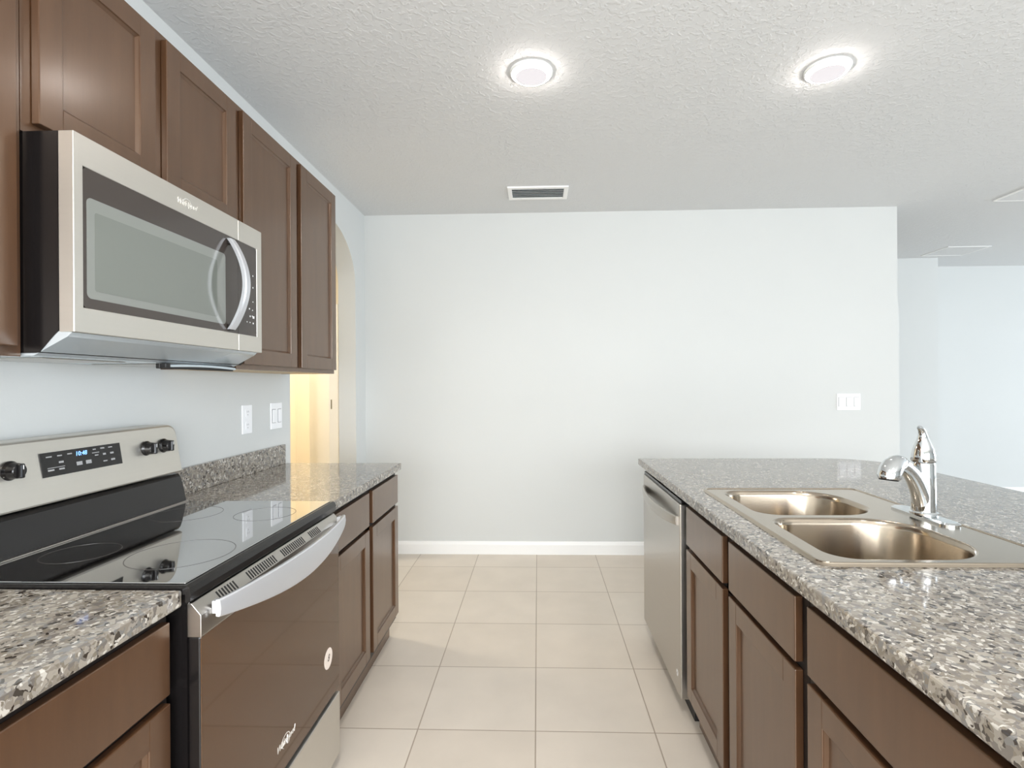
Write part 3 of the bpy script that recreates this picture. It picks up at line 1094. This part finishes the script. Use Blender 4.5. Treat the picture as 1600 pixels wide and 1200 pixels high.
# ------------------------------------------------------------------ microwave
def make_microwave():
    y0, y1 = 1.0765, 1.832
    xf = -0.969
    m = thing('microwave', 'stainless over the range microwave hung below the short cabinet', 'microwave', (-1.15, 1.454, 1.395))
    bm = bmesh.new()
    pts = [(XL + 0.0005, 1.8655), (-1.003, 1.8655), (-1.003, 1.447), (-1.045, 1.400), (XL + 0.0005, 1.400)]
    prism(bm, pts, 'y', y0, y1)
    obj('case', bm, 'black', m)
    bm = bmesh.new()
    pts = [(-0.975, 1.4425), (-1.0025, 1.4465), (-1.052, 1.3998), (XL + 0.002, 1.3998), (XL + 0.002, 1.394), (-1.058, 1.394), (-0.985, 1.433)]
    prism(bm, pts, 'y', y0 + 0.001, y1 - 0.02, 0.001)
    bp = obj('bottom_plate', bm, 'underside', m)
    for yy in (1.14, 1.50):
        part('grease_filter', 'steel', bp, box, -1.30, -1.10, yy, yy + 0.24, 1.3915, 1.3938, 0.001)
    # drop-down cover hanging under the right half
    bm = bmesh.new()
    box(bm, -1.075, -1.062, 1.455, 1.815, 1.378, 1.393, 0.002)
    box(bm, -1.062, -1.045, 1.455, 1.475, 1.380, 1.393, 0.002)
    fl = obj('lamp_cover', bm, 'black_matte', bp)
    bm = bmesh.new()
    tube(bm, [(-1.055, 1.48 + 0.33 * k / 12, 1.386 + 0.004 * sin(pi * k / 12)) for k in range(13)], [0.004] * 13, 10)
    obj('lamp_lens', bm, 'lens', fl)
    # door: stainless frame around the glass
    ys = 1.688                                   # seam between door and control side
    gy0, gy1, gz0, gz1 = 1.100, 1.800, 1.497, 1.800
    def frame(bm, a0, a1, inner0, inner1):
        box(bm, -1.0022, xf, a0, a1, 1.443, gz0, 0.0015)
        box(bm, -1.0022, xf, a0, a1, gz1, 1.866, 0.0015)
        if inner0 is not None:
            box(bm, -1.0022, xf, a0, inner0, gz0 - 0.002, gz1 + 0.002, 0.0015)
        if inner1 is not None:
            box(bm, -1.0022, xf, inner1, a1, gz0 - 0.002, gz1 + 0.002, 0.0015)
    d = part('door', 'steel_door', m, frame, y0, ys - 0.0006, gy0, None)
    c = part('control_panel', 'steel_door', m, frame, ys + 0.0006, y1, None, gy1)
    bd = bmesh.new()
    prism(bd, rrect(gy0, ys - 0.0006, gz0, gz1, (0.002, 0.012, 0.012, 0.002), 6), 'x', -1.0015, xf - 0.0015)
    b = obj('door_glass', bd, 'mw_border', d)
    bd = bmesh.new()
    prism(bd, rrect(gy0 + 0.010, 1.618, gz0 + 0.022, gz1 - 0.062, 0.012, 6), 'x', xf - 0.0015, xf - 0.0009)
    wn = obj('window', bd, 'mw_window', b)
    bd = bmesh.new()
    prism(bd, rrect(gy0 + 0.030, 1.575, gz0 + 0.040, gz1 - 0.090, 0.006, 5), 'x', xf - 0.0009, xf - 0.0005)
    obj('window_mesh', bd, 'mw_inner', wn)
    bd = bmesh.new()
    prism(bd, rrect(ys + 0.0006, gy1, gz0, gz1, (0.012, 0.002, 0.002, 0.012), 6), 'x', -1.0015, xf - 0.0015)
    kp = obj('keypad', bd, 'mw_border', c)
    for (yy, zz, wv) in ((1.752, 1.585, .006), (1.772, 1.583, .004), (1.756, 1.560, .006), (1.775, 1.557, .010), (1.770, 1.563, .004), (1.738, 1.540, .004), (1.756, 1.540, .004), (1.775, 1.538, .006), (1.775, 1.612, .004), (1.775, 1.66, .005), (1.756, 1.664, .005), (1.775, 1.70, .005)):
        part('keypad_print', 'mark', kp, box, xf - 0.0015, xf - 0.0010, yy, yy + wv, zz, zz + wv * 0.8)
    # vertical bowed handle
    rings = []
    n = 28
    ya, yb = 1.624, 1.652
    for k in range(n + 1):
        t = k / n
        z = 1.505 + (1.790 - 1.505) * t
        s_ = sin(pi * t) if 0 < t < 1 else 0
        xo = xf + 0.012 + 0.050 * s_ ** 0.85
        xi = xo - 0.013
        rings.append([(xi, ya, z), (xi, yb, z), (xo - 0.003, yb + 0.001, z), (xo, yb - 0.004, z), (xo, ya + 0.004, z), (xo - 0.003, ya - 0.001, z)])
    bm = bmesh.new()
    loft(bm, rings)
    h = obj('handle', bm, 'handle', d)
    bm = bmesh.new()
    box(bm, xf - 0.0004, xf + 0.010, ya + 0.003, yb - 0.003, 1.503, 1.522, 0.002)
    obj('handle_bracket', bm, 'black_matte', h)
    part('handle_bracket', 'black_matte', h, box, xf - 0.0004, xf + 0.010, ya + 0.003, yb - 0.003, 1.773, 1.792, 0.002)
    emblem(d, (xf + 0.0004, 1.437, 1.832), 0.020, (0, 1, 0))


make_microwave()


# ------------------------------------------------------------------ dishwasher
def make_dishwasher():
    y0, y1 = 2.098, 2.815
    xf = 0.553
    d = thing('dishwasher', 'stainless steel dishwasher at the far end of the island', 'dishwasher', (0.85, (y0 + y1) / 2, 0))
    part('tub', 'black', d, box, xf + 0.04, 1.16, y0 + 0.004, y1 - 0.004, 0.09, 0.874)
    part('toe_panel', 'black_matte', d, box, xf + 0.055, xf + 0.075, y0 + 0.004, y1 - 0.004, 0.0, 0.0895)
    part('control_strip', 'black', d, box, xf + 0.006, xf + 0.0395, y0, y1, 0.852, 0.866, 0.002)
    dr = part('door', 'steel', d, box, xf, xf + 0.0395, y0, y1, 0.085, 0.8515, 0.005)
    bm = bmesh.new()
    bowed_handle(bm, y0 + 0.03, y1 - 0.03, xf, -1, 0.798, 0.762, 0.012, 0.008, 0.034, 0.009)
    h = obj('handle', bm, 'steel', dr)
    bm = bmesh.new()
    box(bm, xf - 0.0075, xf - 0.0002, y0 + 0.032, y0 + 0.05, 0.764, 0.796, 0.002)
    obj('handle_bracket', bm, 'steel', h)
    part('handle_bracket', 'steel', h, box, xf - 0.0075, xf - 0.0002, y1 - 0.05, y1 - 0.032, 0.764, 0.796, 0.002)
    bg_ = part('badge', 'mark', dr, lathe, [(0.0, 0.0), (0.013, 0.0), (0.013, -0.0006), (0.0, -0.0006)], (xf - 0.0001, 2.150, 0.165), 32, 'x')
    text('badge_print', '8', 0.014, (xf - 0.0010, 2.150, 0.165), (0, -1, 0), 'sticker_ink', bg_, 0.0001, 0.3)


make_dishwasher()

# ------------------------------------------------------------------ ceiling fixtures
def ceiling_light(label, x, y):
    c = thing('ceiling_light', label, 'ceiling light', (x, y, ZC), 'round ceiling lights')
    part('trim_ring', 'trim', c, lathe, [(0.0, -0.0005), (0.092, -0.0005), (0.092, -0.006), (0.086, -0.012), (0.0, -0.012)], (x, y, ZC), 56)
    part('glow_ring', 'light_ring', c, lathe, [(0.084, -0.0122), (0.080, -0.016), (0.070, -0.0225), (0.0675, -0.0227), (0.0675, -0.0122)], (x, y, ZC), 56)
    part('lens', 'light_lens', c, lathe, [(0.0, -0.0122), (0.0673, -0.0122), (0.0673, -0.023), (0.05, -0.0245), (0.0, -0.025)], (x, y, ZC), 56)


ceiling_light('round flush ceiling light above the aisle between stove and island', -0.02, 2.27)
ceiling_light('round flush ceiling light above the island sink', 1.243, 2.305)


def register(name, label, x0, x1, y0, y1, rim, slats, cat, throat='vent_dark', fill=0.6, tilt=30, slat='vent_slat'):
    c = thing(name, label, cat, ((x0 + x1) / 2, (y0 + y1) / 2, ZC))
    bm = bmesh.new()
    zb = ZC - 0.012
    box(bm, x0, x1, y0, y0 + rim, zb, ZC - 0.0003, 0.003)
    box(bm, x0, x1, y1 - rim, y1, zb, ZC - 0.0003, 0.003)
    box(bm, x0, x0 + rim, y0 + rim - 0.002, y1 - rim + 0.002, zb, ZC - 0.0003, 0.003)
    box(bm, x1 - rim, x1, y0 + rim - 0.002, y1 - rim + 0.002, zb, ZC - 0.0003, 0.003)
    obj('frame', bm, 'trim', c)
    part('throat', throat, c, box, x0 + rim, x1 - rim, y0 + rim, y1 - rim, ZC - 0.002, ZC - 0.0005)
    n = slats
    L = (y1 - y0 - 2 * rim)
    for k in range(n):
        yc = y0 + rim + L * (k + 0.5) / n
        bm = bmesh.new()
        t = bmesh.new()
        hw = L / n * 0.5
        box(t, x0 + rim, x1 - rim, -hw * fill, hw * fill, -0.0007, 0.0007)
        a = radians(tilt)
        for v in t.verts:
            y, z = v.co.y, v.co.z
            v.co.y, v.co.z = yc + y * cos(a) - z * sin(a), ZC - 0.0075 + y * sin(a) + z * cos(a)
        merge(bm, t)
        obj('slat', bm, slat, c)
    return c


register('ceiling_register', 'white slatted air register in the ceiling before the back wall', -0.200, 0.216, 3.575, 3.815, 0.030, 6, 'air vent')
# flat access hatch over the living room
c = thing('ceiling_hatch', 'flat square hatch outlined in the living room ceiling', 'hatch', (4.28, 5.58, ZC))
bm = bmesh.new()
for (a, b_, p, q) in ((4.07, 4.49, 5.39, 5.405), (4.07, 4.49, 5.755, 5.77), (4.07, 4.085, 5.405, 5.755), (4.475, 4.49, 5.405, 5.755)):
    box(bm, a, b_, p, q, ZC - 0.006, ZC - 0.0003, 0.001)
obj('frame', bm, 'trim', c)
part('panel', 'ceiling', c, box, 4.086, 4.474, 5.406, 5.754, ZC - 0.004, ZC - 0.0005)
register('return_grille', 'large white return grille in the living room ceiling at the right edge', 3.365, 3.97, 3.45, 4.03, 0.012, 20, 'air vent', 'vent_slat', 0.95, -8, 'ceiling')


# ------------------------------------------------------------------ wall plates
def outlet(label, y0, y1, z0, z1):
    c = thing('wall_outlet', label, 'outlet', (XL, (y0 + y1) / 2, (z0 + z1) / 2))
    part('cover_plate', 'plate', c, box, XL + 0.0003, XL + 0.006, y0, y1, z0, z1, 0.002)
    cy = (y0 + y1) / 2
    for dz in (-0.030, 0.030):
        zc = (z0 + z1) / 2 + dz
        bm = bmesh.new()
        prism(bm, rrect(cy - 0.017, cy + 0.017, zc - 0.020, zc + 0.020, 0.008, 5), 'x', XL + 0.0061, XL + 0.0075)
        so = obj('socket', bm, 'plate', c)
        bm = bmesh.new()
        for dy in (-0.007, 0.005):
            box(bm, XL + 0.0076, XL + 0.0079, cy + dy, cy + dy + 0.002, zc + 0.002, zc + 0.010)
        box(bm, XL + 0.0076, XL + 0.0079, cy - 0.002, cy + 0.002, zc - 0.011, zc - 0.007)
        obj('slot', bm, 'plate_dark', so)
    return c


outlet('white wall outlet beside the microwave, left of the double switch', 2.385, 2.468, 1.104, 1.238)


def switch_left(label, y0, y1, z0, z1, n):
    c = thing('light_switch', label, 'light switch', (XL, (y0 + y1) / 2, (z0 + z1) / 2))
    part('cover_plate', 'plate', c, box, XL + 0.0003, XL + 0.006, y0, y1, z0, z1, 0.002)
    for k in range(n):
        yc = y0 + (y1 - y0) * (k + 0.5) / n
        zc = (z0 + z1) / 2
        part('gap', 'plate_dark', c, box, XL + 0.0061, XL + 0.0064, yc - 0.0185, yc + 0.0185, zc - 0.0355, zc + 0.0355)
        part('rocker', 'plate', c, box, XL + 0.0065, XL + 0.010, yc - 0.0165, yc + 0.0165, zc - 0.0335, zc + 0.0335, 0.0015)


switch_left('white double rocker switch on the left wall nearest the arch', 2.645, 2.762, 1.104, 1.238, 2)


def switch_back(label, x0, x1, z0, z1, n):
    c = thing('light_switch', label, 'light switch', ((x0 + x1) / 2, YB, (z0 + z1) / 2))
    part('cover_plate', 'plate', c, box, x0, x1, YB - 0.006, YB - 0.0003, z0, z1, 0.002)
    for k in range(n):
        xc = x0 + (x1 - x0) * (k + 0.5) / n
        zc = (z0 + z1) / 2
        part('gap', 'plate_dark', c, box, xc - 0.0185, xc + 0.0185, YB - 0.0064, YB - 0.0061, zc - 0.0355, zc + 0.0355)
        part('rocker', 'plate', c, box, xc - 0.0172, xc + 0.0172, YB - 0.010, YB - 0.0065, zc - 0.034, zc + 0.034, 0.0015)


switch_back('white triple rocker switch on the back wall above the island', 2.285, 2.460, 1.113, 1.240, 3)
